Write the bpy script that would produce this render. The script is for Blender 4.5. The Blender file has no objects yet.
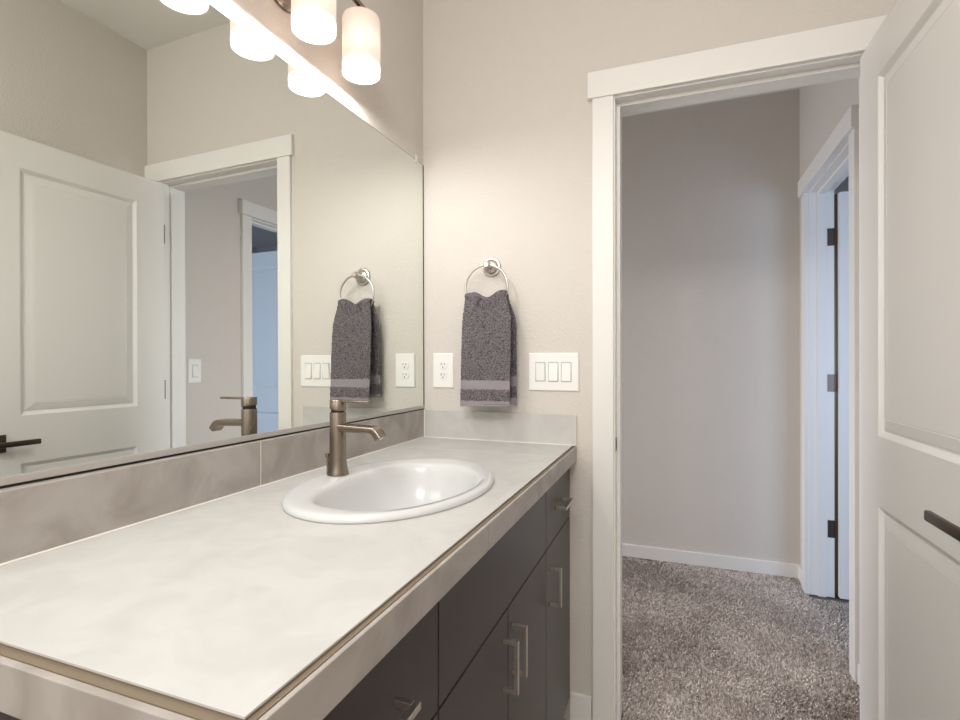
import bpy, bmesh, math, random
import numpy as np
from mathutils import Vector, Matrix

# ------------------------------------------------------------------ camera, world, lights, exposure
S = bpy.context.scene
C = S.collection
TOP = 0.9595                      # height of the countertop
CAM = Vector((0.9115, -1.8, TOP + 0.2926))
yaw, pit = math.radians(20.587), math.radians(0.101)
fw = Vector((-math.sin(yaw)*math.cos(pit), math.cos(yaw)*math.cos(pit), math.sin(pit)))
rt = Vector((math.cos(yaw), math.sin(yaw), 0)); up = rt.cross(fw)
cd = bpy.data.cameras.new('camera'); cam = bpy.data.objects.new('camera', cd); C.objects.link(cam)
cd.sensor_width = 36; cd.lens = 36*518.07/960; cd.clip_start = 0.02; cd.clip_end = 50
m = Matrix.Identity(4)
for i in range(3):
    m[i][0] = rt[i]; m[i][1] = up[i]; m[i][2] = -fw[i]; m[i][3] = CAM[i]
cam.matrix_world = m
S.camera = cam
S.view_settings.view_transform = 'Standard'; S.view_settings.look = 'None'
S.view_settings.gamma = 1; S.view_settings.use_curve_mapping = False
S.view_settings.exposure = -0.14
W = bpy.data.worlds.new('world'); S.world = W; W.use_nodes = True
W.node_tree.nodes['Background'].inputs[0].default_value = (0.8, 0.88, 1, 1)
W.node_tree.nodes['Background'].inputs[1].default_value = 0.3

def area(name, loc, target, sx, sy, power, col):
    l = bpy.data.lights.new(name, 'AREA'); l.shape = 'RECTANGLE'; l.size = sx; l.size_y = sy
    l.energy = power; l.color = col
    o = bpy.data.objects.new(name, l); C.objects.link(o); o.location = loc
    o.rotation_euler = (Vector(target)-Vector(loc)).to_track_quat('-Z', 'Y').to_euler()
    return o
area('bathroom_ceiling_lamp', (0.85, -2.45, 2.70), (0.85, -1.5, 0.9), 1.0, 0.7, 42, (1, 0.995, 0.985))
area('bathroom_back_fill', (0.75, -2.92, 1.75), (0.85, 0, 1.45), 1.2, 1.1, 6, (1, 1, 1))  # added fill behind the camera to brighten walls, doors and cabinets
area('hall_daylight', (-1.7, 0.95, 1.2), (1.0, 1.0, 0.55), 1.0, 1.3, 30, (0.90, 0.925, 1)).data.spread = math.radians(120)
area('bedroom_daylight', (2.5, -1.0, 1.2), (2.1, 1.4, 0.7), 1.6, 1.2, 42, (0.50, 0.68, 1))
LAMP_W = 4.7                      # watts of each vanity lamp
BULB = 5.0                        # radiance of the open shade bottoms

# ------------------------------------------------------------------ materials
MATS = {}
def srgb(r, g, b):
    f = lambda c: (c/255/12.92) if c/255 <= 0.04045 else ((c/255+0.055)/1.055)**2.4
    return (f(r), f(g), f(b), 1)
def mat(name, col, rough=0.5, metal=0.0, spec=0.5, bump=None, mottled=None, coat=0.0, stretch=None):
    """col sRGB 0-255; bump=(scale,strength,distance); mottled=(scale, darker col, lo, hi, distortion)"""
    M = bpy.data.materials.new(name); M.use_nodes = True
    nt = M.node_tree; b = nt.nodes['Principled BSDF']
    b.inputs['Base Color'].default_value = srgb(*col); b.inputs['Roughness'].default_value = rough
    b.inputs['Metallic'].default_value = metal; b.inputs['Specular IOR Level'].default_value = spec
    b.inputs['Coat Weight'].default_value = coat
    tc = nt.nodes.new('ShaderNodeTexCoord'); src = tc.outputs['Object']
    if stretch:
        mp = nt.nodes.new('ShaderNodeMapping'); mp.inputs['Scale'].default_value = stretch
        nt.links.new(src, mp.inputs[0]); src = mp.outputs[0]
    if mottled:
        n = nt.nodes.new('ShaderNodeTexNoise'); n.inputs['Scale'].default_value = mottled[0]
        n.inputs['Detail'].default_value = 6; n.inputs['Distortion'].default_value = mottled[4]
        r = nt.nodes.new('ShaderNodeValToRGB')
        r.color_ramp.elements[0].position = mottled[2]; r.color_ramp.elements[0].color = srgb(*mottled[1])
        r.color_ramp.elements[1].position = mottled[3]; r.color_ramp.elements[1].color = srgb(*col)
        nt.links.new(src, n.inputs['Vector']); nt.links.new(n.outputs[0], r.inputs[0])
        nt.links.new(r.outputs[0], b.inputs['Base Color'])
    if bump:
        n = nt.nodes.new('ShaderNodeTexNoise'); n.inputs['Scale'].default_value = bump[0]; n.inputs['Detail'].default_value = 3
        u = nt.nodes.new('ShaderNodeBump'); u.inputs['Strength'].default_value = bump[1]; u.inputs['Distance'].default_value = bump[2]
        nt.links.new(src, n.inputs['Vector']); nt.links.new(n.outputs[0], u.inputs['Height'])
        nt.links.new(u.outputs[0], b.inputs['Normal'])
    MATS[name] = M
    return M
def emit(name, col, strength):
    M = bpy.data.materials.new(name); M.use_nodes = True; nt = M.node_tree
    nt.nodes.remove(nt.nodes['Principled BSDF'])
    e = nt.nodes.new('ShaderNodeEmission'); e.inputs[0].default_value = (*col, 1); e.inputs[1].default_value = strength
    nt.links.new(e.outputs[0], nt.nodes['Material Output'].inputs[0]); return M
WALL = mat('wall_paint', (212, 205, 197), 0.75, spec=0.25, bump=(150, 0.5, 0.004))
CEIL = mat('ceiling_paint', (240, 237, 232), 0.85, spec=0.2, bump=(90, 0.4, 0.004))
TRIM = mat('white_trim_paint', (232, 229, 224), 0.38, spec=0.4)
DOORP = mat('white_door_paint', (230, 227, 223), 0.42, spec=0.4)
TILE = mat('stone_look_tile', (198, 196, 192), 0.42, spec=0.45, mottled=(11, (189, 187, 183), 0.33, 0.6, 1.0))
TILE2 = mat('stone_look_shaded_tile', (172, 165, 159), 0.42, spec=0.45, mottled=(9, (153, 145, 138), 0.36, 0.62, 1.0))  # brown-grey tile; shade on edges and long backsplash put into the colour
GROUT = mat('pale_grout', (226, 222, 214), 0.8)
EDGE = mat('tan_edge_grout', (122, 108, 90), 0.85)
ESP = mat('espresso_laminate', (57, 50, 49), 0.32, spec=0.4, bump=(60, 0.05, 0.002))
DARK = mat('cabinet_interior', (26, 22, 21), 0.7)
NICK = mat('brushed_nickel', (146, 135, 124), 0.27, 1.0, stretch=(1, 1, 0.02), bump=(600, 0.06, 0.001))
SATIN = mat('satin_nickel', (204, 198, 191), 0.33, 1.0)
CHAN = mat('mirror_channel_metal', (196, 190, 184), 0.45, 0.6)
BRONZE = mat('dark_bronze', (92, 80, 73), 0.35, 0.9)
PORC = mat('white_porcelain', (207, 207, 206), 0.22, spec=0.4)
PLAST = mat('white_plastic', (240, 238, 234), 0.35)
GAP = mat('switch_gap_shade', (188, 186, 182), 0.5)  # greyer plastic; shade of the gap around the rocker put in colour
HOLE = mat('socket_slot', (40, 36, 34), 0.6)
TOWEL = mat('grey_purple_terry', (150, 142, 145), 0.95, spec=0.1, bump=(420, 1.0, 0.006), mottled=(240, (90, 83, 87), 0.38, 0.58, 0.3))
BAND = mat('woven_towel_band', (156, 148, 153), 0.9, spec=0.1, bump=(700, 0.5, 0.002), mottled=(420, (138, 130, 135), 0.35, 0.6, 0.2))
CARP = mat('taupe_carpet', (150, 138, 131), 0.98, spec=0.05, mottled=(7, (118, 106, 100), 0.36, 0.62, 0.6))
FLOORM = mat('light_vinyl', (190, 182, 172), 0.45, mottled=(4, (176, 168, 158), 0.4, 0.6, 0.5))
BLACK = mat('black_edge', (22, 20, 19), 0.6)
CLEAR = mat('clear_plastic', (225, 226, 224), 0.15)
PANEL = mat('blind_white', (225, 228, 232), 0.6)
BULBM = emit('lit_bulb', (1, 0.97, 0.94), 6.0)
LENS = emit('glowing_shade_bottom', (1, 0.98, 0.95), BULB)
# mirror
MIRM = bpy.data.materials.new('mirror_silver'); MIRM.use_nodes = True
b = MIRM.node_tree.nodes['Principled BSDF']
b.inputs['Base Color'].default_value = (0.86, 0.885, 0.85, 1); b.inputs['Metallic'].default_value = 1; b.inputs['Roughness'].default_value = 0.0
# frosted shade glass: scatters the light of the bulb inside
SHADE = bpy.data.materials.new('frosted_white_glass'); SHADE.use_nodes = True
nt = SHADE.node_tree; b = nt.nodes['Principled BSDF']
b.inputs['Base Color'].default_value = srgb(246, 238, 232); b.inputs['Roughness'].default_value = 0.35
t = nt.nodes.new('ShaderNodeBsdfTranslucent'); t.inputs[0].default_value = srgb(252, 244, 238)
mx = nt.nodes.new('ShaderNodeMixShader'); mx.inputs[0].default_value = 0.6
nt.links.new(b.outputs[0], mx.inputs[1]); nt.links.new(t.outputs[0], mx.inputs[2])
nt.links.new(mx.outputs[0], nt.nodes['Material Output'].inputs[0])

# ------------------------------------------------------------------ builders
WORLD = {}
def place(o, parent, loc):
    C.objects.link(o)
    if parent is not None: o.parent = parent
    WORLD[o.name] = Vector(loc) if parent is None else WORLD[parent.name]
def finish(name, bm, ms, parent=None, loc=None, smooth=None):
    """bm holds world coordinates; origin goes to loc (top-level) or the parent's origin"""
    bmesh.ops.recalc_face_normals(bm, faces=bm.faces)
    if parent is None and loc is None:
        xs = [v.co for v in bm.verts]
        lo = Vector([min(v[i] for v in xs) for i in range(3)]); hi = Vector([max(v[i] for v in xs) for i in range(3)])
        loc = Vector(((lo.x+hi.x)/2, (lo.y+hi.y)/2, lo.z))
    org = Vector(loc) if parent is None else WORLD[parent.name]
    bmesh.ops.translate(bm, verts=bm.verts, vec=-org)
    me = bpy.data.meshes.new(name); bm.to_mesh(me); bm.free()
    for k in (ms if isinstance(ms, (list, tuple)) else [ms]): me.materials.append(k)
    o = bpy.data.objects.new(name, me)
    place(o, parent, org)
    o.location = org if parent is None else (0, 0, 0)
    if smooth is not None:
        me.polygons.foreach_set('use_smooth', [True]*len(me.polygons))
        if smooth < 180:
            try: me.set_sharp_from_angle(angle=math.radians(smooth))
            except Exception: pass
    return o
def thing(name, loc, label=None, cat=None, group=None, kind=None):
    o = bpy.data.objects.new(name, None); o.empty_display_size = 0.05
    place(o, None, loc); o.location = loc
    tag(o, label, cat, group, kind); return o
def tag(o, label=None, cat=None, group=None, kind=None):
    if label: o['label'] = label
    if cat: o['category'] = cat
    if group: o['group'] = group
    if kind: o['kind'] = kind
    return o
def BM(): return bmesh.new()
def box(bm, x0, x1, y0, y1, z0, z1, bev=0.0, seg=2, fn=None, mi=0):
    vs = [Vector((x, y, z)) for x in (x0, x1) for y in (y0, y1) for z in (z0, z1)]
    if fn: vs = [Vector(fn(*v)) for v in vs]
    V = [bm.verts.new(v) for v in vs]
    F = [bm.faces.new([V[i] for i in q]) for q in ((0,1,3,2),(4,6,7,5),(0,4,5,1),(2,3,7,6),(0,2,6,4),(1,5,7,3))]
    for f in F: f.material_index = mi
    if bev:
        es = list({e for f in F for e in f.edges})
        r = bmesh.ops.bevel(bm, geom=es, offset=bev, segments=seg, profile=0.5, affect='EDGES')
        for f in r['faces']: f.material_index = mi
    return V
def loft(bm, rings, cap0=True, cap1=True, closed=True, mi=0):
    R = [[bm.verts.new(p) for p in r] for r in rings]
    n = len(R[0])
    for a, b_ in zip(R[:-1], R[1:]):
        for i in range(n if closed else n-1):
            f = bm.faces.new((a[i], a[(i+1) % n], b_[(i+1) % n], b_[i])); f.material_index = mi
    if cap0 and closed: bm.faces.new(R[0]).material_index = mi
    if cap1 and closed: bm.faces.new(R[-1][::-1]).material_index = mi
    return R
def lathe(bm, c, axis, prof, n=48, cap0=True, cap1=True, mi=0):
    """prof list of (radius, distance along axis)"""
    ax = Vector(axis).normalized(); u = ax.orthogonal().normalized(); w = ax.cross(u); c = Vector(c)
    return loft(bm, [[c + ax*d + (u*math.cos(2*math.pi*k/n) + w*math.sin(2*math.pi*k/n))*r for k in range(n)] for r, d in prof], cap0, cap1, True, mi)
def sweep(bm, pts, section, closed=False, cap=True, n0=None):
    """sweep 2D section [(a,b)] along pts; a along the side vector, b along the other normal"""
    pts = [Vector(p) for p in pts]; N = len(pts); rings = []
    for i, p in enumerate(pts):
        if closed: t = pts[(i+1) % N]-pts[i-1]
        else: t = pts[min(i+1, N-1)]-pts[max(i-1, 0)]
        t.normalize(); s = Vector(n0) if n0 else t.orthogonal()
        s = (s-t*s.dot(t)).normalized(); q = t.cross(s)
        k = 1.0
        rings.append([p+s*a+q*b_*k for a, b_ in section])
    if closed: rings.append(rings[0])
    loft(bm, rings, cap and not closed, cap and not closed)
def circ(r, n=16): return [(r*math.cos(2*math.pi*k/n), r*math.sin(2*math.pi*k/n)) for k in range(n)]
def rrect(w, h, r, n=4):
    out = []
    for cx, cy, a0 in ((w/2-r, h/2-r, 0), (-w/2+r, h/2-r, 90), (-w/2+r, -h/2+r, 180), (w/2-r, -h/2+r, 270)):
        for k in range(n+1):
            a = math.radians(a0+90*k/n); out.append((cx+r*math.cos(a), cy+r*math.sin(a)))
    return out

# ------------------------------------------------------------------ room shell
RX, CZ, SK = 1.563, 2.8225, 0.01353     # right bathroom wall, ceiling, skew of the mirror wall
BY = -3.0
WT = 0.115
HY, HX = 1.645, 1.5875                  # hall far wall, hall right wall
DL, DR, DH = 0.724, 1.458, 2.1415       # bathroom door opening
EL, EH, E0, E1 = HX, 2.1535, 0.675, 1.425
def structure(name, bm, ms, **k):
    return tag(finish(name, bm, ms, **k), kind='structure')
bm = BM()                               # mirror wall, slightly out of square
box(bm, -0.15, 0, BY, 0, 0, CZ, fn=lambda x, y, z: (x+SK*y, y, z)); structure('wall_left', bm, WALL)
bm = BM()
box(bm, -0.15, DL-0.012, 0, WT, 0, CZ); box(bm, DR+0.012, HX, 0, WT, 0, CZ); box(bm, DL-0.012, DR+0.012, 0, WT, DH+0.012, CZ)
structure('wall_far', bm, WALL)
bm = BM(); box(bm, RX, RX+0.12, BY, 0, 0, CZ); structure('wall_right', bm, WALL)
bm = BM(); box(bm, -0.3, RX+0.12, BY-0.12, BY, 0, CZ); structure('wall_back', bm, WALL)
bm = BM(); box(bm, -2.2, HX, HY, HY+0.12, 0, CZ); structure('wall_hall_far', bm, WALL)
bm = BM()
box(bm, HX, HX+WT, WT*0, E0-0.012, 0, CZ); box(bm, HX, HX+WT, E1+0.012, HY, 0, CZ); box(bm, HX, HX+WT, E0-0.012, E1+0.012, EH+0.012, CZ)
structure('wall_hall_right', bm, WALL)
bm = BM(); box(bm, -2.32, -2.2, 0, HY+0.12, 0, CZ); structure('wall_hall_left', bm, WALL)
bm = BM(); box(bm, -2.2, -0.15, 0, WT, 0, CZ); structure('wall_hall_near', bm, WALL)
bm = BM(); box(bm, -2.32, HX+WT, BY-0.12, HY+0.12, CZ, CZ+0.1); structure('ceiling', bm, CEIL)
bm = BM(); box(bm, -0.3, RX+0.12, BY-0.12, 0.03, -0.1, 0); structure('floor', bm, FLOORM)
bm = BM(); box(bm, -2.32, HX+WT+2.8, 0.03, HY+0.12, -0.1, -0.008); structure('floor_hall', bm, CARP)
# neighbouring bedroom seen through the hall door
bm = BM(); box(bm, HX+WT, 4.5, 3.6, 3.72, 0, CZ); structure('wall_bedroom_far', bm, WALL)
bm = BM(); box(bm, 4.5, 4.62, -1.6, 3.72, 0, CZ); structure('wall_bedroom_right', bm, WALL)
bm = BM(); box(bm, HX+WT, 4.62, -1.72, -1.6, 0, CZ); structure('wall_bedroom_near', bm, WALL)
bm = BM(); box(bm, HX+WT, 4.62, -1.72, 3.72, CZ, CZ+0.1); structure('ceiling_bedroom', bm, CEIL)
bm = BM(); box(bm, HX+WT, 4.62, -1.72, 0.03, -0.1, -0.008); structure('floor_bedroom', bm, CARP)
bm = BM(); box(bm, HX+WT, 4.62, HY+0.12, 3.72, -0.1, -0.008); structure('floor_bedroom_far', bm, CARP)
bm = BM(); box(bm, HX, HX+WT, HY, 3.72, 0, CZ); structure('wall_bedroom_left', bm, WALL)
# baseboards
def bboard(name, x0, x1, y0, y1, h):
    bm = BM(); box(bm, x0, x1, y0, y1, 0, h, 0.003, 2); return structure(name, bm, TRIM)
bboard('baseboard_hall_far', -2.2, HX, HY-0.013, HY, 0.080)
bboard('baseboard_hall_right', HX-0.013, HX, WT, 0.599, 0.080)
bboard('baseboard_hall_corner', HX-0.013, HX, 1.502, HY-0.013, 0.080)
bboard('baseboard_bathroom_far', 0.571, 0.645, -0.013, 0, 0.105)
bboard('baseboard_bathroom_right', RX-0.013, RX, BY, -0.03, 0.105)

# bathroom doorway trim
t1 = thing('trim_1', (1.08, 0, 0), kind='structure')
bm = BM(); box(bm, 0.6490, 0.7189, -0.0125, 0, 0, 2.1465, 0.0015); finish('casing', bm, TRIM, t1)
bm = BM(); box(bm, 1.463, 1.536, -0.0125, 0, 0, 2.1465, 0.0015); finish('casing', bm, TRIM, t1)
bm = BM(); box(bm, 0.634, RX-0.001, -0.0165, 0, 2.1469, 2.236, 0.0015); finish('header', bm, TRIM, t1)
bm = BM()
box(bm, DL-0.012, DL, -0.001, WT+0.001, 0, DH+0.012, 0.001); box(bm, DR, DR+0.012, -0.001, WT+0.001, 0, DH+0.012, 0.001)
box(bm, DL, DR, -0.001, WT+0.001, DH, DH+0.012, 0.001); finish('jamb', bm, TRIM, t1)
bm = BM()
box(bm, DL, DL+0.012, 0.04, 0.113, 0, DH-0.012, 0.001); box(bm, DR-0.012, DR, 0.04, 0.113, 0, DH-0.012, 0.001)
box(bm, DL, DR, 0.04, 0.113, DH-0.012, DH, 0.001); finish('door_stop', bm, TRIM, t1)
bm = BM(); box(bm, DL, DL+0.0015, 0.006, 0.034, 0.945, 0.991, 0.0005)
o = finish('strike_plate', bm, BRONZE, t1)
bm = BM(); box(bm, DL+0.0012, DL+0.002, 0.014, 0.026, 0.955, 0.981); finish('strike_hole', bm, BLACK, o)
bm = BM()                                # hall side casing
box(bm, 0.6463, 0.7189, WT, WT+0.0145, 0, 2.1465, 0.0015); box(bm, 0.633, HX-0.02, WT, WT+0.02, 2.1469, 2.236, 0.0015)
box(bm, 1.463, 1.536, WT, WT+0.0145, 0, 2.1465, 0.0015); finish('hall_casing', bm, TRIM, t1)

# hall doorway trim (in the hall's right wall)
t2 = thing('trim_2', (HX, 1.05, 0), kind='structure')
bm = BM(); box(bm, HX-0.021, HX, 0.600, 0.670, 0, 2.1585, 0.0015); finish('casing', bm, TRIM, t2)
bm = BM(); box(bm, HX-0.021, HX, 1.430, 1.500, 0, 2.1585, 0.0015); finish('casing', bm, TRIM, t2)
bm = BM(); box(bm, HX-0.035, HX, 0.585, 1.515, 2.1589, 2.2445, 0.0015); finish('header', bm, TRIM, t2)
bm = BM()
box(bm, HX-0.001, HX+WT+0.001, E0-0.012, E0, 0, EH+0.012, 0.001); box(bm, HX-0.001, HX+WT+0.001, E1, E1+0.012, 0, EH+0.012, 0.001)
box(bm, HX-0.001, HX+WT+0.001, E0, E1, EH, EH+0.012, 0.001); finish('jamb', bm, TRIM, t2)
bm = BM()
for y0, y1 in ((E0, E0+0.012), (E1-0.012, E1)): box(bm, HX+0.037, HX+0.076, y0, y1, 0, EH-0.012, 0.001)
box(bm, HX+0.037, HX+0.076, E0, E1, EH-0.012, EH, 0.001); finish('door_stop', bm, TRIM, t2)

# ------------------------------------------------------------------ panel doors
def panel_slab(bm, w, h, t, panels, fn):
    """slab with sunk and raised panels on both faces; local (l, d, z)"""
    prof = [(0, 0), (0.005, 0.003), (0.014, 0.0095), (0.018, 0.0095), (0.020, 0.0075), (0.046, 0.0035), (0.048, 0.0045), (0.050, 0.0035)]
    for side in (0, 1):
        D = (lambda d: d) if side == 0 else (lambda d: t-d)
        P = lambda l, d, z: bm.verts.new(fn(l, D(d), z))
        def quad(l0, l1, z0, z1): bm.faces.new([P(l0, 0, z0), P(l1, 0, z0), P(l1, 0, z1), P(l0, 0, z1)])
        l0, l1 = panels[0][0], panels[0][1]
        quad(0, l0, 0, h); quad(l1, w, 0, h)
        zs = [0]
        for p in panels: zs += [p[2], p[3]]
        zs.append(h)
        for k in range(0, len(zs), 2): quad(l0, l1, zs[k], zs[k+1])
        for a0, a1, z0, z1 in panels:
            rings = [[fn(a0+q, D(d), z0+q), fn(a1-q, D(d), z0+q), fn(a1-q, D(d), z1-q), fn(a0+q, D(d), z1-q)] for q, d in prof]
            loft(bm, rings, False, True)
    for a, b_ in (((0, 0), (w, 0)), ((w, 0), (w, h)), ((w, h), (0, h)), ((0, h), (0, 0))):
        bm.faces.new([bm.verts.new(fn(*q)) for q in ((a[0], 0, a[1]), (b_[0], 0, b_[1]), (b_[0], t, b_[1]), (a[0], t, a[1]))])
    bmesh.ops.remove_doubles(bm, verts=bm.verts, dist=0.0002)
def lever(parent, fn, l, z, side, t):
    """square-rosette lever; side 0 = d<0 face, 1 = d>t face"""
    g = (lambda l_, d, z_: fn(l_, -d, z_)) if side == 0 else (lambda l_, d, z_: fn(l_, t+d, z_))
    def bx(bm, l0, l1, d0, d1, z0, z1, bev): box(bm, l0, l1, d0, d1, z0, z1, bev, 2, g)
    bm = BM(); bx(bm, l-0.033, l+0.033, 0, 0.008, z-0.033, z+0.033, 0.0015)
    h = finish('handle', bm, BRONZE, parent, smooth=30); tag(h, 'dark bronze lever handle on a square plate')
    bm = BM(); lathe(bm, g(l, 0.007, z), Vector(g(l, 1, z))-Vector(g(l, 0, z)), [(0.011, 0), (0.011, 0.044)], 24)
    finish('spindle', bm, BRONZE, h, smooth=40)
    bm = BM(); bx(bm, l-0.120, l+0.013, 0.046, 0.058, z-0.010, z+0.010, 0.003); finish('lever', bm, BRONZE, h, smooth=30)
def panel_door(name, w, h, t, z0, fn, lz):
    f = lambda l, d, z: fn(l, d, z+z0)
    org = Vector(fn(0, t/2, z0))
    root = thing(name, org, kind='structure')
    bm = BM(); panel_slab(bm, w, h, t, [(0.132, w-0.132, 0.235, 0.8515), (0.132, w-0.132, 1.0345, h-0.118)], f)
    finish('door_panel', bm, DOORP, root)
    lever(root, fn, w-0.052, lz, 0, t); lever(root, fn, w-0.052, lz, 1, t)
    return root
da = math.radians(0.77); HGX, HGY = 1.4099, -0.0268
def dfn(l, d, z): return (HGX+d*math.cos(da)+l*math.sin(da), HGY+d*math.sin(da)-l*math.cos(da), z)
door1 = panel_door('door_1', 0.711, 2.1, 0.035, 0.0205, dfn, 0.956)
tag(door1, 'white two-panel door standing open at right with dark lever handle', 'door')
for hz in (0.37, 1.125, 1.88):
    bm = BM()
    lathe(bm, (1.4185, -0.0205, hz-0.046), (0, 0, 1), [(0.0040, 0), (0.0040, 0.092)], 16)
    box(bm, 1.4185, DR-0.001, HGY+0.0006, HGY+0.0026, hz-0.046, hz+0.046)
    tag(finish('hinge', bm, BRONZE, door1, smooth=40), 'dark metal hinge')
GX, GY = HX+WT+0.015, E1-0.038
def hfn(l, d, z): return (GX+l, GY+d, z)
door2 = panel_door('door_2', 0.745, 2.118, 0.035, 0.015, hfn, 0.95)
tag(door2, 'white two-panel door across the hall, opened into the bluish bedroom', 'door')
for hz in (0.362, 1.135, 1.909):
    bm = BM()
    box(bm, HX+WT-0.031, HX+WT+0.002, E1-0.002, E1-0.0002, hz-0.046, hz+0.046)
    lathe(bm, (HX+WT+0.006, E1-0.0015, hz-0.046), (0, 0, 1), [(0.0058, 0), (0.0058, 0.092)], 16)
    tag(finish('hinge', bm, BRONZE, door2, smooth=40), 'dark metal hinge')
bm = BM(); box(bm, HX+WT+0.0005, GX-0.0005, E1-0.001, E1+0.003, 0.02, EH-0.02); finish('dark_gap_strip', bm, BRONZE, door2)  # dark strip put in for the shaded gap between jamb and door

# ------------------------------------------------------------------ carpet
rng = np.random.default_rng(4)
N = 130000
px = rng.uniform(0.45, HX+0.95, N*2); py = rng.uniform(0.035, HY-0.014, N*2)
keep = ((px < HX-0.014) | ((py > E0) & (py < E1-0.05))) & ((py > WT+0.015) | ((px > DL+0.014) & (px < DR-0.014)))
dens = np.clip(1.7-0.65*py, 0.35, 1)*np.where(px > HX, 0.4, 1)*np.where(px > 0.55, 1, 0.4)
keep &= rng.random(N*2) < dens
px, py = px[keep], py[keep]; n = len(px)
# pile leans in soft patches, as trodden pile does
ph = 1.2*np.sin(px*6.1+1.3*np.sin(py*4.7))+1.1*np.cos(py*7.3+1.1*np.sin(px*5.2))
lean = 0.004+0.002*np.sin(px*9+py*5)
ax = rng.uniform(0, 2*np.pi, n); wv = rng.uniform(0.0012, 0.0028, n); hh = rng.uniform(0.008, 0.017, n)+0.002*np.sin(px*14)*np.cos(py*12)
jx, jy = rng.normal(0, 0.0042, n), rng.normal(0, 0.0042, n)
ux, uy = np.cos(ax)*wv, np.sin(ax)*wv
tx, ty = px+np.cos(ph)*lean+jx, py+np.sin(ph)*lean+jy
z0 = np.full(n, -0.010)
v = np.empty((n, 4, 3), np.float32)
v[:, 0] = np.stack([px-ux, py-uy, z0], 1); v[:, 1] = np.stack([px+ux, py+uy, z0], 1)
v[:, 2] = np.stack([tx+ux, ty+uy, z0+hh], 1); v[:, 3] = np.stack([tx-ux, ty-uy, z0+hh], 1)
v[:, :, 2] = np.maximum(v[:, :, 2], -0.0078) 
me = bpy.data.meshes.new('carpet_pile')
me.vertices.add(n*4); me.vertices.foreach_set('co', v.ravel())
me.loops.add(n*4); me.loops.foreach_set('vertex_index', np.arange(n*4, dtype=np.int32))
me.polygons.add(n); me.polygons.foreach_set('loop_start', np.arange(0, n*4, 4, dtype=np.int32))
me.update(calc_edges=True)
col = me.attributes.new('tuft', 'FLOAT', 'FACE'); col.data.foreach_set('value', rng.random(n).astype(np.float32))
PILE = mat('taupe_carpet_pile', (224, 213, 205), 0.98, spec=0.05, mottled=(6, (208, 196, 188), 0.36, 0.62, 0.6))
nt = PILE.node_tree; b = nt.nodes['Principled BSDF']
at = nt.nodes.new('ShaderNodeAttribute'); at.attribute_name = 'tuft'
rp = nt.nodes.new('ShaderNodeMapRange'); rp.inputs['To Min'].default_value = 0.5; rp.inputs['To Max'].default_value = 1.3
ml = nt.nodes.new('ShaderNodeVectorMath'); ml.operation = 'SCALE'
src = b.inputs['Base Color'].links[0].from_socket
nt.links.new(at.outputs['Fac'], rp.inputs[0]); nt.links.new(src, ml.inputs[0]); nt.links.new(rp.outputs[0], ml.inputs['Scale'])
nt.links.new(ml.outputs[0], b.inputs['Base Color'])
me.materials.append(PILE)
o = bpy.data.objects.new('carpet_pile', me); C.objects.link(o)
tag(o, 'taupe cut-pile carpet covering the hall floor', 'carpet', kind='stuff')

# ------------------------------------------------------------------ vanity cabinet
FX = 0.5705                              # front face of doors and drawers
YN = -1.452                               # free end of the cabinet
Yd = [-0.0035, -0.361, -1.074, YN]
ZB, ZS, ZT = 0.088, 0.7135, 0.906
van = thing('vanity_cabinet', (0.29, -0.73, 0), 'dark espresso vanity cabinet with nickel pulls under the pale tile counter', 'cabinet')
BX = FX-0.0205
bm = BM()
box(bm, 0.02, BX, YN, YN+0.018, ZB, ZT); box(bm, 0.02, BX, -0.020, -0.002, ZB, ZT)
for y in Yd[1:3]: box(bm, 0.02, BX, y-0.009, y+0.009, ZB, ZT)
box(bm, 0.02, BX, YN+0.018, -0.02, ZB, ZB+0.018); box(bm, 0.012, 0.02, YN, -0.002, ZB, ZT)
box(bm, BX-0.018, BX, YN+0.018, -0.02, ZT-0.03, ZT); box(bm, BX-0.018, BX, YN+0.018, -0.02, ZS-0.02, ZS+0.02)
finish('cabinet_body', bm, [DARK], van)
bm = BM(); box(bm, 0.02, FX, YN-0.006, YN-0.0005, ZB, ZT); finish('end_panel', bm, ESP, van)
bm = BM(); box(bm, 0.02, FX-0.07, YN, -0.002, 0, ZB); finish('toe_kick', bm, DARK, van)
bm = BM(); box(bm, BX, FX-0.004, -0.0035, -0.0005, ZB, ZT); finish('filler_strip', bm, ESP, van)
def front(name, y0, y1, z0, z1):
    bm = BM(); box(bm, BX+0.0005, FX, y0+0.0021, y1-0.0021, z0+0.0021, z1-0.0021, 0.001)
    return finish(name, bm, ESP, van)
def pull(parent, y, z, vertical, L=0.113):
    """square U-shaped bar pull"""
    bm = BM(); s = 0.0095; x1 = FX+0.035
    ax = lambda a, c: (a, c)
    if vertical:
        P = [(FX, y, z-L/2+s/2), (x1-s/2, y, z-L/2+s/2), (x1-s/2, y, z+L/2-s/2), (FX, y, z+L/2-s/2)]
        box(bm, FX, x1-s, y-s/2, y+s/2, z-L/2, z-L/2+s, 0.0008); box(bm, FX, x1-s, y-s/2, y+s/2, z+L/2-s, z+L/2, 0.0008)
        box(bm, x1-s, x1, y-s/2, y+s/2, z-L/2, z+L/2, 0.0008)
    else:
        box(bm, FX, x1-s, y-L/2, y-L/2+s, z-s/2, z+s/2, 0.0008); box(bm, FX, x1-s, y+L/2-s, y+L/2, z-s/2, z+s/2, 0.0008)
        box(bm, x1-s, x1, y-L/2, y+L/2, z-s/2, z+s/2, 0.0008)
    return tag(finish('handle', bm, SATIN, parent), 'square satin nickel bar pull')
d = front('drawer', Yd[1], Yd[0], ZS, ZT); pull(d, -0.182, 0.803, False)
front('false_front', Yd[2], Yd[1], ZS, ZT)
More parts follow.
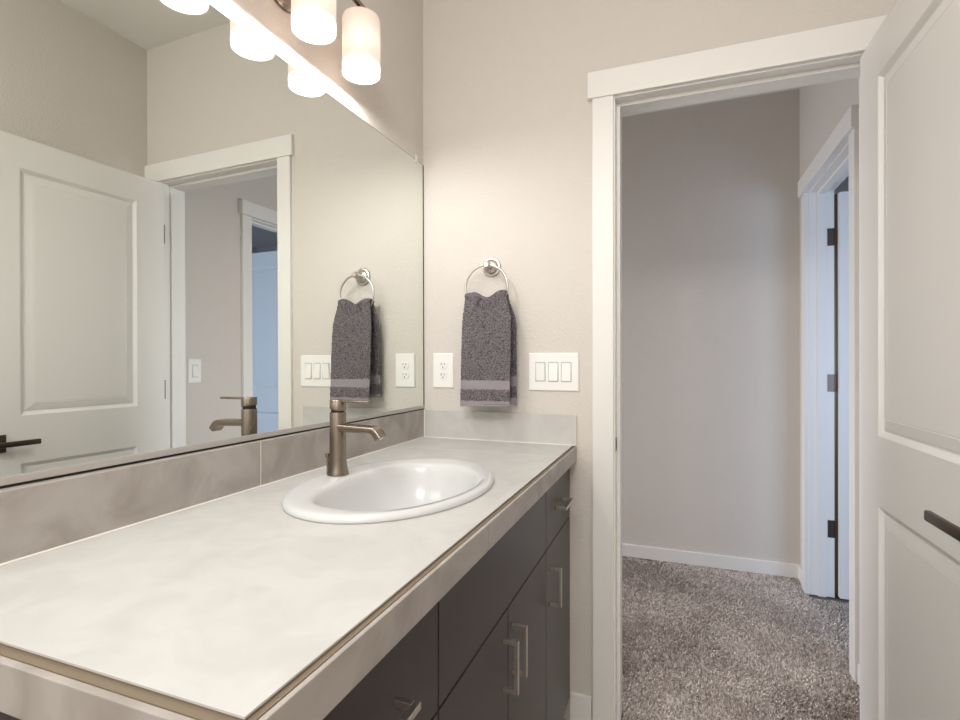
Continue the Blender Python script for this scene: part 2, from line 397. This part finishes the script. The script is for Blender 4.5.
d = front('drawer', Yd[3], Yd[2], ZS, ZT); pull(d, -1.257, 0.808, False)
d = front('door', Yd[1], Yd[0], ZB, ZS); pull(d, -0.312, 0.595, True)
d = front('door', -0.7175, Yd[1], ZB, ZS); pull(d, -0.688, 0.608, True)
d = front('door', Yd[2], -0.7175, ZB, ZS); pull(d, -0.754, 0.608, True)
for z0, z1 in ((0.4, ZS), (ZB, 0.4)):
    d = front('drawer', Yd[3], Yd[2], z0, z1); pull(d, -1.257, (z0+z1)/2+0.08, False)

# ------------------------------------------------------------------ countertop with the sink cut-out
SX, SY, SA, SB = 0.3045, -0.733, 0.216, 0.295       # sink oval: centre, half depth, half width
CX, CYN = 0.5805, -1.469
cnt = thing('countertop', (0.3, -0.73, ZT+0.002), 'pale stone-look tile countertop with stepped tile edge on the dark vanity', 'countertop')
def holed_slab(bm, x0, x1, y0, y1, z0, z1, cx, cy, a, b_, n=96):
    corners = [math.atan2(y-cy, x-cx) % (2*math.pi) for x in (x0, x1) for y in (y0, y1)]
    ang = sorted([2*math.pi*k/n for k in range(n)]+corners)
    def outer(t):
        dx, dy = math.cos(t), math.sin(t); s = 1e9
        if dx > 1e-9: s = min(s, (x1-cx)/dx)
        if dx < -1e-9: s = min(s, (x0-cx)/dx)
        if dy > 1e-9: s = min(s, (y1-cy)/dy)
        if dy < -1e-9: s = min(s, (y0-cy)/dy)
        return cx+dx*s, cy+dy*s
    def inner(t):
        r = 1/math.sqrt((math.cos(t)/a)**2+(math.sin(t)/b_)**2); return cx+r*math.cos(t), cy+r*math.sin(t)
    R = []
    for f, z in ((inner, z0), (outer, z0), (outer, z1), (inner, z1)): R.append([(*f(t), z) for t in ang])
    R.append(R[0]); loft(bm, R, False, False); bmesh.ops.remove_doubles(bm, verts=bm.verts, dist=1e-6)
YG = -0.235
bm = BM(); holed_slab(bm, 0.0, CX, CYN, YG-0.0022, TOP-0.0022, TOP, SX, SY, SA-0.02, SB-0.02)
finish('top_tile', bm, TILE, cnt)
bm = BM(); box(bm, 0.0, CX, YG+0.0022, -0.0005, TOP-0.0022, TOP); finish('top_tile', bm, TILE, cnt)
bm = BM(); box(bm, 0.0, CX, YG-0.0022, YG+0.0022, TOP-0.0022, TOP-0.0001); finish('grout_line', bm, GROUT, cnt)
bm = BM()                                           # substrate
holed_slab(bm, 0.012, CX-0.0005, CYN+0.0005, -0.001, ZT+0.002, TOP-0.0022, SX, SY, SA-0.02, SB-0.02); finish('deck_board', bm, EDGE, cnt)
bm = BM()                                           # tan ledge between top tile and edge tile
box(bm, CX-0.002, CX+0.0065, CYN-0.010, -0.0005, TOP-0.040, TOP-0.0045); box(bm, 0.0, CX, CYN-0.010, CYN+0.003, TOP-0.040, TOP-0.0045)
finish('edge_ledge', bm, EDGE, cnt)
for y0, y1 in ((CYN-0.0185, -0.910), (-0.9070, -0.298), (-0.295, -0.0005)):
    bm = BM(); box(bm, CX+0.0065, CX+0.013, y0, y1, ZT-0.0005, TOP-0.0052, 0.0012); finish('edge_tile', bm, TILE2, cnt)
bm = BM(); box(bm, 0.0, CX+0.006, CYN-0.0185, CYN-0.010, ZT-0.0005, TOP-0.0052, 0.0012); finish('edge_tile', bm, TILE2, cnt)

# ------------------------------------------------------------------ backsplashes
HS = 0.1052
def caulk(bm, a, b_):
    sweep(bm, [a, b_], circ(0.0022, 8))
sp = thing('backsplash', (0.0, -1.1, TOP), 'long stone-look tile backsplash under the mirror', 'backsplash')
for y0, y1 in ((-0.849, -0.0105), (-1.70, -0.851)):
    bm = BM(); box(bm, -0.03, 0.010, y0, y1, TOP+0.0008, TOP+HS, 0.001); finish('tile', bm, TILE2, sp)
bm = BM(); box(bm, -0.028, 0.0092, -0.851, -0.849, TOP+0.001, TOP+HS-0.0005); finish('grout_line', bm, GROUT, sp)
bm = BM(); caulk(bm, (0.0105, CYN, TOP+0.001), (0.0105, -0.011, TOP+0.001)); finish('caulk_bead', bm, GROUT, sp)
sd = thing('backsplash', (0.3, -0.005, TOP), 'short pale tile backsplash below the towel and switches', 'backsplash')
bm = BM(); box(bm, 0.0, 0.5885, -0.010, -0.0004, TOP+0.0008, TOP+HS, 0.001); finish('tile', bm, TILE, sd)
bm = BM(); box(bm, 0.5885, 0.5915, -0.0105, -0.0004, TOP+0.0004, TOP+HS); finish('end_grout', bm, GROUT, sd)
bm = BM(); caulk(bm, (0.011, -0.0105, TOP+0.001), (0.588, -0.0105, TOP+0.001)); caulk(bm, (0.0105, -0.0105, TOP+0.001), (0.0105, -0.0105, TOP+HS)); finish('caulk_bead', bm, GROUT, sd)

# ------------------------------------------------------------------ mirror
MZ0, MZ1 = TOP+HS+0.016, TOP+1.049
def mfn(x, y, z): return (x+0.006+SK*y-0.00403*(z-TOP), y, z)
mir = thing('wall_mirror', (0.0, -1.1, TOP+HS), 'large frameless wall mirror above the vanity', 'mirror')
bm = BM(); box(bm, -0.0045, 0, -2.3, -0.0065, MZ0, MZ1, fn=mfn); finish('mirror_glass', bm, MIRM, mir)
bm = BM(); box(bm, -0.0035, 0.0006, -0.0065, -0.0004, MZ0, MZ1, fn=mfn); box(bm, -0.0045, 0.0001, -2.3, -0.0004, MZ1, MZ1+0.0012, fn=mfn)
finish('mirror_edge', bm, BLACK, mir)
bm = BM(); box(bm, -0.004, 0.0022, -2.3, -0.0004, TOP+HS+0.0045, MZ0+0.0005, 0.0005, fn=mfn); finish('bottom_channel', bm, CHAN, mir)
bm = BM(); box(bm, -0.004, 0.0005, -2.3, -0.0004, TOP+HS+0.0003, TOP+HS+0.0045, fn=mfn); finish('channel_gap', bm, BLACK, mir)
bm = BM()
box(bm, 0.0003, 0.004, -0.066, -0.050, MZ1-0.010, MZ1+0.004, 0.001, fn=mfn); box(bm, -0.004, 0.004, -0.066, -0.050, MZ1+0.0015, MZ1+0.016, 0.001, fn=mfn)
finish('mirror_clip', bm, CLEAR, mir)

# ------------------------------------------------------------------ sink
snk = thing('sink', (SX, SY, TOP), 'oval white porcelain drop-in sink set into the counter', 'sink')
BCX, BCY = 0.322, -0.747                            # bowl centre; its back is flattened for the faucet deck
prof = [(SX, SY, SA-0.024, SB-0.024, -0.004, 0), (SX, SY, SA-0.001, SB-0.001, 0.0006, 0), (SX, SY, SA, SB, 0.004, 0), (SX, SY, SA-0.002, SB-0.002, 0.009, 0), (SX, SY, SA-0.007, SB-0.007, 0.0128, 0), (SX, SY, SA-0.014, SB-0.014, 0.0142, 0), (SX, SY, SA-0.024, SB-0.026, 0.0142, 0.02)]
for da_, z_ in ((0.018, 0.0135), (0.010, 0.0125), (0.004, 0.0105), (0.0, 0.007), (-0.004, 0.001), (-0.009, -0.012), (-0.016, -0.035), (-0.028, -0.065), (-0.046, -0.092), (-0.070, -0.112), (-0.098, -0.123), (-0.125, -0.127)):
    prof.append((BCX, BCY, 0.162+da_, 0.222+da_, z_, 1))
prof.append((BCX, BCY, 0.022, 0.022, -0.129, 0))
def oval(cx, cy, a, b_, z, d, n=128):
    out = []
    for k in range(n):
        c, s_ = math.cos(2*math.pi*k/n), math.sin(2*math.pi*k/n)
        if c < 0 and d:
            e = 1-0.22*d
            c = -abs(c)**e*(1-0.115*d); s_ = math.copysign(abs(s_)**e, s_)
        out.append((cx+a*c, cy+b_*s_, TOP+z))
    return out
bm = BM(); loft(bm, [oval(*p) for p in prof], False, False)
under = [(cx, cy, a+0.008, b_+0.008, z-0.008, d) for cx, cy, a, b_, z, d in prof[10:]][::-1]
loft(bm, [oval(*prof[-1])]+[oval(*p) for p in under]+[oval(*prof[0])], False, False)
bmesh.ops.remove_doubles(bm, verts=bm.verts, dist=1e-5)
finish('basin', bm, PORC, snk, smooth=180)
bm = BM(); lathe(bm, (BCX, BCY, TOP-0.1385), (0, 0, 1), [(0.021, 0), (0.0225, 0.0095), (0.019, 0.011), (0.016, 0.009), (0.004, 0.0095)], 32)
finish('drain', bm, NICK, snk, smooth=40)

# ------------------------------------------------------------------ faucet
FXc, FYc, FZ = 0.137, -0.731, TOP+0.0143
fau = thing('faucet', (FXc, FYc, FZ), 'brushed nickel single-lever faucet on the back rim of the sink', 'faucet')
bm = BM(); lathe(bm, (FXc, FYc, FZ), (0, 0, 1), [(0.0265, 0), (0.0265, 0.003), (0.0245, 0.010), (0.0225, 0.022), (0.0208, 0.038), (0.0200, 0.060), (0.0198, 0.150), (0.0192, 0.1525)], 48)
finish('body', bm, NICK, fau, smooth=30)
bm = BM(); lathe(bm, (FXc, FYc, FZ+0.150), (0, 0, 1), [(0.0165, 0), (0.0165, 0.012)], 32); finish('neck', bm, BLACK, fau)
bm = BM()                                            # cap with a slanted underside
def capring(r, z, sl): return [(FXc+r*math.cos(2*math.pi*k/48), FYc+r*math.sin(2*math.pi*k/48), FZ+z+sl*math.cos(2*math.pi*k/48)) for k in range(48)]
loft(bm, [capring(0.0192, 0.1595, -0.0035), capring(0.0198, 0.1605, -0.0035), capring(0.0198, 0.1815, 0), capring(0.0190, 0.183, 0)])
cap = finish('cap', bm, NICK, fau, smooth=30)
bm = BM(); box(bm, FXc+0.010, FXc+0.094, FYc-0.011, FYc+0.011, FZ+0.1775, FZ+0.1828, 0.0015); finish('lever', bm, NICK, cap, smooth=30)
bm = BM()
pts = [(FXc+0.010, FYc, FZ+0.116)]+[(FXc+0.010+0.088*k/6, FYc, FZ+0.116-0.003*(k/6)) for k in range(1, 7)]
for k in range(1, 8):
    a = math.radians(52*k/7); pts.append((FXc+0.098+0.020*math.sin(a), FYc, FZ+0.113-0.020*(1-math.cos(a))))
e = pts[-1]; a = math.radians(52); pts.append((e[0]+0.014*math.cos(a), FYc, e[2]-0.014*math.sin(a)))
sweep(bm, pts, rrect(0.034, 0.017, 0.004), n0=(0, 1, 0)); finish('spout', bm, NICK, fau, smooth=35)
p = Vector(pts[-1]); q = p+Vector((math.cos(a), 0, -math.sin(a)))*0.001
bm = BM(); lathe(bm, p, (math.cos(a), 0, -math.sin(a)), [(0.0052, -0.001), (0.0052, 0.0015)], 16); finish('aerator', bm, SATIN, fau)
bm = BM(); lathe(bm, (FXc-0.030, FYc, FZ-0.001), (0, 0, 1), [(0.0028, 0), (0.0028, 0.040), (0.0055, 0.042), (0.0055, 0.050), (0.004, 0.051)], 16); finish('lift_rod', bm, NICK, fau, smooth=40)

# ------------------------------------------------------------------ vanity light (three shades on a bar)
LX, LYs, LZ0, LZ1 = 0.0880, (-0.556, -0.760, -0.960), TOP+1.096, TOP+1.259
lf = thing('vanity_light', (0, LYs[1], LZ0), 'three-shade nickel vanity light with lit white glass cylinders above the mirror', 'light fixture')
wx = SK*LYs[1]
bm = BM(); lathe(bm, (wx, LYs[1]-0.0, 2.204), (1, 0, 0), [(0.070, 0), (0.070, 0.008), (0.064, 0.016), (0.050, 0.020), (0.046, 0.026), (0.02, 0.03)], 56); finish('backplate', bm, NICK, lf, smooth=35)
BZ = LZ1+0.030
bm = BM(); sweep(bm, [(wx+0.02, LYs[1], 2.215), (0.05, LYs[1], 2.236), (LX-0.008, LYs[1], BZ-0.004), (LX, LYs[1], BZ)], circ(0.009, 16)); finish('arm', bm, NICK, lf, smooth=40)
bm = BM(); sweep(bm, [(LX, LYs[0]+0.012, BZ), (LX, LYs[2]-0.012, BZ)], rrect(0.013, 0.013, 0.003), n0=(1, 0, 0)); finish('bar', bm, NICK, lf, smooth=40)
for ly in LYs:
    bm = BM()
    n = 64; R = 0.0525
    lathe(bm, (LX, ly, LZ0), (0, 0, 1), [(R-0.003, 0.0), (R, 0.0), (R, LZ1-LZ0-0.012), (R-0.003, LZ1-LZ0-0.004), (R-0.012, LZ1-LZ0), (0.016, LZ1-LZ0), (0.016, LZ1-LZ0-0.003), (R-0.013, LZ1-LZ0-0.003), (R-0.003, LZ1-LZ0-0.014), (R-0.003, 0.0)], n, False, False)
    bmesh.ops.remove_doubles(bm, verts=bm.verts, dist=1e-5)
    sh = finish('lamp_shade', bm, SHADE, lf, smooth=40)
    bm = BM(); lathe(bm, (LX, ly, LZ0+0.022), (0, 0, 1), [(R-0.0035, 0), (R-0.0035, 0.0006)], n)
    bm.faces.ensure_lookup_table(); min(bm.faces, key=lambda f_: f_.calc_center_median().z).material_index = 1
    tag(finish('glowing_lens', bm, [PLAST, LENS], sh), 'glowing open bottom of the shade')
    bm = BM(); bmesh.ops.create_uvsphere(bm, u_segments=24, v_segments=16, radius=0.026); bmesh.ops.translate(bm, verts=bm.verts, vec=(LX, ly, LZ0+0.085)); finish('bulb', bm, BULBM, sh, smooth=180)
    pl = bpy.data.lights.new('vanity_lamp', 'POINT'); pl.energy = LAMP_W; pl.color = (1, 0.995, 0.985); pl.shadow_soft_size = 0.011
    po = bpy.data.objects.new('vanity_lamp', pl); C.objects.link(po); po.location = (LX+0.02, ly, LZ0+0.008)
    bm = BM(); lathe(bm, (LX, ly, LZ1-0.002), (0, 0, 1), [(0.020, 0.0022), (0.020, 0.010), (0.013, 0.016), (0.013, 0.028)], 32); finish('socket_cap', bm, NICK, lf, smooth=35)

# ------------------------------------------------------------------ towel ring and towel
RXc, RZc, RR, RYc = 0.279, 1.5965, 0.080, -0.052
tr = thing('towel_ring', (RXc, 0, RZc), 'satin nickel towel ring on the wall beside the mirror', 'towel ring')
bm = BM(); lathe(bm, (RXc+0.003, 0, RZc), (0, -1, 0), [(0.036, 0), (0.036, 0.004), (0.033, 0.008), (0.028, 0.009), (0.026, 0.012), (0.020, 0.016), (0.012, 0.019), (0.010, 0.030), (0.010, 0.042)], 48); finish('rosette', bm, SATIN, tr, smooth=30)
bm = BM(); lathe(bm, (RXc+0.003, -0.040, RZc), (0, -1, 0), [(0.009, 0), (0.012, 0.004), (0.013, 0.012), (0.012, 0.020), (0.008, 0.024)], 32); finish('knuckle', bm, SATIN, tr, smooth=40)
bm = BM()
pts = [(RXc+RR*math.sin(2*math.pi*k/72), RYc, RZc-RR+RR*math.cos(2*math.pi*k/72)) for k in range(72)]
sweep(bm, pts, circ(0.0042, 12), closed=True, n0=(0, 1, 0)); bmesh.ops.remove_doubles(bm, verts=bm.verts, dist=1e-5); finish('ring', bm, SATIN, tr, smooth=60)

rnd = random.Random(7)
NX, NF, NT = 90, 190, 16
rows = []
def wid(z, back):                    # half width and centre at height z
    k = max(0, min(1, (1.50-z)/0.12)); k = k*k*(3-2*k)
    hw = 0.0755+0.0155*k; c = 0.281+0.006*k
    if back: hw += 0.010*k; c -= 0.002*k
    return c, hw
ztop = lambda s: 1.497-0.017*math.exp(-((s+0.05)/0.42)**2)+0.006*math.cos((s-0.75)*5)*0.6
pts, tagrow = [], []
path = []
zb = 1.0905
for i in range(NF): path.append(('f', i/(NF-1)))
for i in range(1, NT): path.append(('t', i/NT))
for i in range(NF): path.append(('b', i/(NF-1)))
grid = []
for ph, q in path:
    row = []
    for j in range(NX):
        s = -1+2*j/(NX-1)
        zt = ztop(s)-0.012
        if ph == 'f':
            z = zb+(zt-zb)*q
            c, hw = wid(z, False)
            k = max(0, (z-1.30)/0.18)
            ds = s-(-0.12-0.45*(1.492-z)/0.07)
            crease = (0.010*math.exp(-(ds/0.10)**2)-0.004*math.exp(-((ds-0.22)/0.12)**2))*max(0, min(1, (z-1.40)/0.05))
            y = -0.096+0.030*q**1.3+0.004*math.sin(s*3.1+1)*q+crease+0.003*math.sin(s*7)*k
            y += 0.006*(abs(s)**6)
            z += 0.004*(s < -0.2)*0 + (0.004*(s+1)*0.5 if q < 0.02 else 0)
            x = c+hw*s
        elif ph == 't':
            a = math.pi*q; c, hw = wid(zt, False)
            y0, y1 = -0.066+0.004*math.sin(s*3.1+1)+0.003*math.sin(s*7), -0.040
            y = (y0+y1)/2-(y1-y0)/2*math.cos(a); z = zt+0.012*math.sin(a); x = c+hw*s
        else:
            z = zt+(1.104-0.008*s-zt)*q
            c, hw = wid(z, True)
            y = -0.040+0.017*q+0.003*math.sin(s*4)*q+0.004*abs(s)**4*-1
            x = c+hw*s
        if ph == 'f':
            g = (z-zb)
            band = 0.060 < g < 0.094; hem = g < 0.020
        elif ph == 'b': g = z-1.104; band = 0.060 < g < 0.094; hem = g < 0.018
        else: band = hem = False
        a_ = 0.0002 if (band or hem) else 0.0016
        off = -0.0016 if band else 0
        sg = -1 if ph == 'f' else 1
        row.append((x+rnd.uniform(-a_, a_), y+sg*(off+rnd.uniform(-a_, a_)), z+rnd.uniform(-a_, a_)*0.7, 1 if (band or hem) else 0))
    grid.append(row)
bm = BM()
G = [[bm.verts.new(p[:3]) for p in r] for r in grid]
for i in range(len(G)-1):
    for j in range(NX-1):
        f = bm.faces.new((G[i][j], G[i][j+1], G[i+1][j+1], G[i+1][j])); f.material_index = grid[i][j][3]
tw = finish('hand_towel', bm, [TOWEL, BAND], loc=(RXc, -0.05, zb), smooth=180)
md = tw.modifiers.new('thickness', 'SOLIDIFY'); md.thickness = 0.006; md.offset = 0
tag(tw, 'grey-purple terry hand towel with a woven band hanging from the ring', 'towel')

# ------------------------------------------------------------------ outlet and switches
def wall_plate(root, fn, w, h):
    bm = BM(); prof = [(0, 0), (0.0, 0.003), (0.0025, 0.0058), (0.006, 0.0062)]
    rings = [[fn(-w/2+q, d, -h/2+q), fn(w/2-q, d, -h/2+q), fn(w/2-q, d, h/2-q), fn(-w/2+q, d, h/2-q)] for q, d in prof]
    loft(bm, rings); return finish('plate', bm, PLAST, root)
def rocker(root, fn, a, up_on=True):
    bm = BM(); box(bm, a-0.0185, a+0.0185, 0.0058, 0.0066, -0.0345, 0.0345, fn=fn); r = finish('switch_frame', bm, GAP, root)
    bm = BM(); t, b_ = (0.0072, 0.0122) if up_on else (0.0122, 0.0072)
    rings = [[fn(a-0.0155, 0.006, -0.031), fn(a+0.0155, 0.006, -0.031), fn(a+0.0155, 0.006, 0.031), fn(a-0.0155, 0.006, 0.031)],
             [fn(a-0.0155, b_, -0.031), fn(a+0.0155, b_, -0.031), fn(a+0.0155, t, 0.031), fn(a-0.0155, t, 0.031)]]
    loft(bm, rings); finish('rocker', bm, PLAST, r)
def screws(root, fn, pts):
    for a, z in pts:
        bm = BM(); c = Vector(fn(a, 0.0060, z)); lathe(bm, c, Vector(fn(a, 1, z))-Vector(fn(a, 0, z)), [(0.0028, 0), (0.0028, 0.0006), (0.0018, 0.0010)], 12)
        finish('screw', bm, PLAST, root)
def far_fn(cx, cz): return lambda a, d, z: (cx+a, -d, cz+z)
f = far_fn(0.0875, 1.2155); ou = thing('outlet', f(0, 0, -0.066), 'white duplex power outlet between mirror and towel', 'outlet')
wall_plate(ou, f, 0.086, 0.132); screws(ou, f, [(0, 0)])
for zc in (0.0195, -0.0195):
    bm = BM(); n = 40
    o_ = []
    for k in range(n):
        a = 2*math.pi*k/n; o_.append((0.0172*math.cos(a), max(-0.0138, min(0.0138, 0.0172*math.sin(a)))))
    loft(bm, [[f(x, 0.0058, zc+z) for x, z in o_], [f(x, 0.0078, zc+z) for x, z in o_], [f(x*0.94, 0.0084, zc+z*0.94) for x, z in o_]])
    r = finish('receptacle', bm, PLAST, ou)
    bm = BM()
    box(bm, -0.0078, -0.0052, 0.0080, 0.00865, zc+0.0005, zc+0.0090, fn=f); box(bm, 0.0054, 0.0076, 0.0080, 0.00865, zc+0.0015, zc+0.0085, fn=f)
    lathe(bm, f(0, 0.0080, zc-0.0065), (0, -1, 0), [(0.0027, 0), (0.0027, 0.00065)], 16)
    finish('socket_slots', bm, HOLE, r)
f = far_fn(0.5125, 1.2135); sw = thing('light_switch', f(0, 0, -0.067), 'white three-rocker switch plate beside the door casing', 'light switch')
wall_plate(sw, f, 0.178, 0.134)
for k, on in ((-1, False), (0, True), (1, True)): rocker(sw, f, k*0.046, on)
screws(sw, f, [(k*0.046, z) for k in (-1, 0, 1) for z in (-0.0485, 0.0485)])
f = lambda a, d, z: (HX-d, 0.279+a, 1.209+z)
hs = thing('light_switch', f(0, 0, -0.066), 'white single-rocker switch plate on the hall wall, seen in the mirror', 'light switch')
wall_plate(hs, f, 0.080, 0.132); rocker(hs, f, 0, True); screws(hs, f, [(0, -0.0485), (0, 0.0485)])
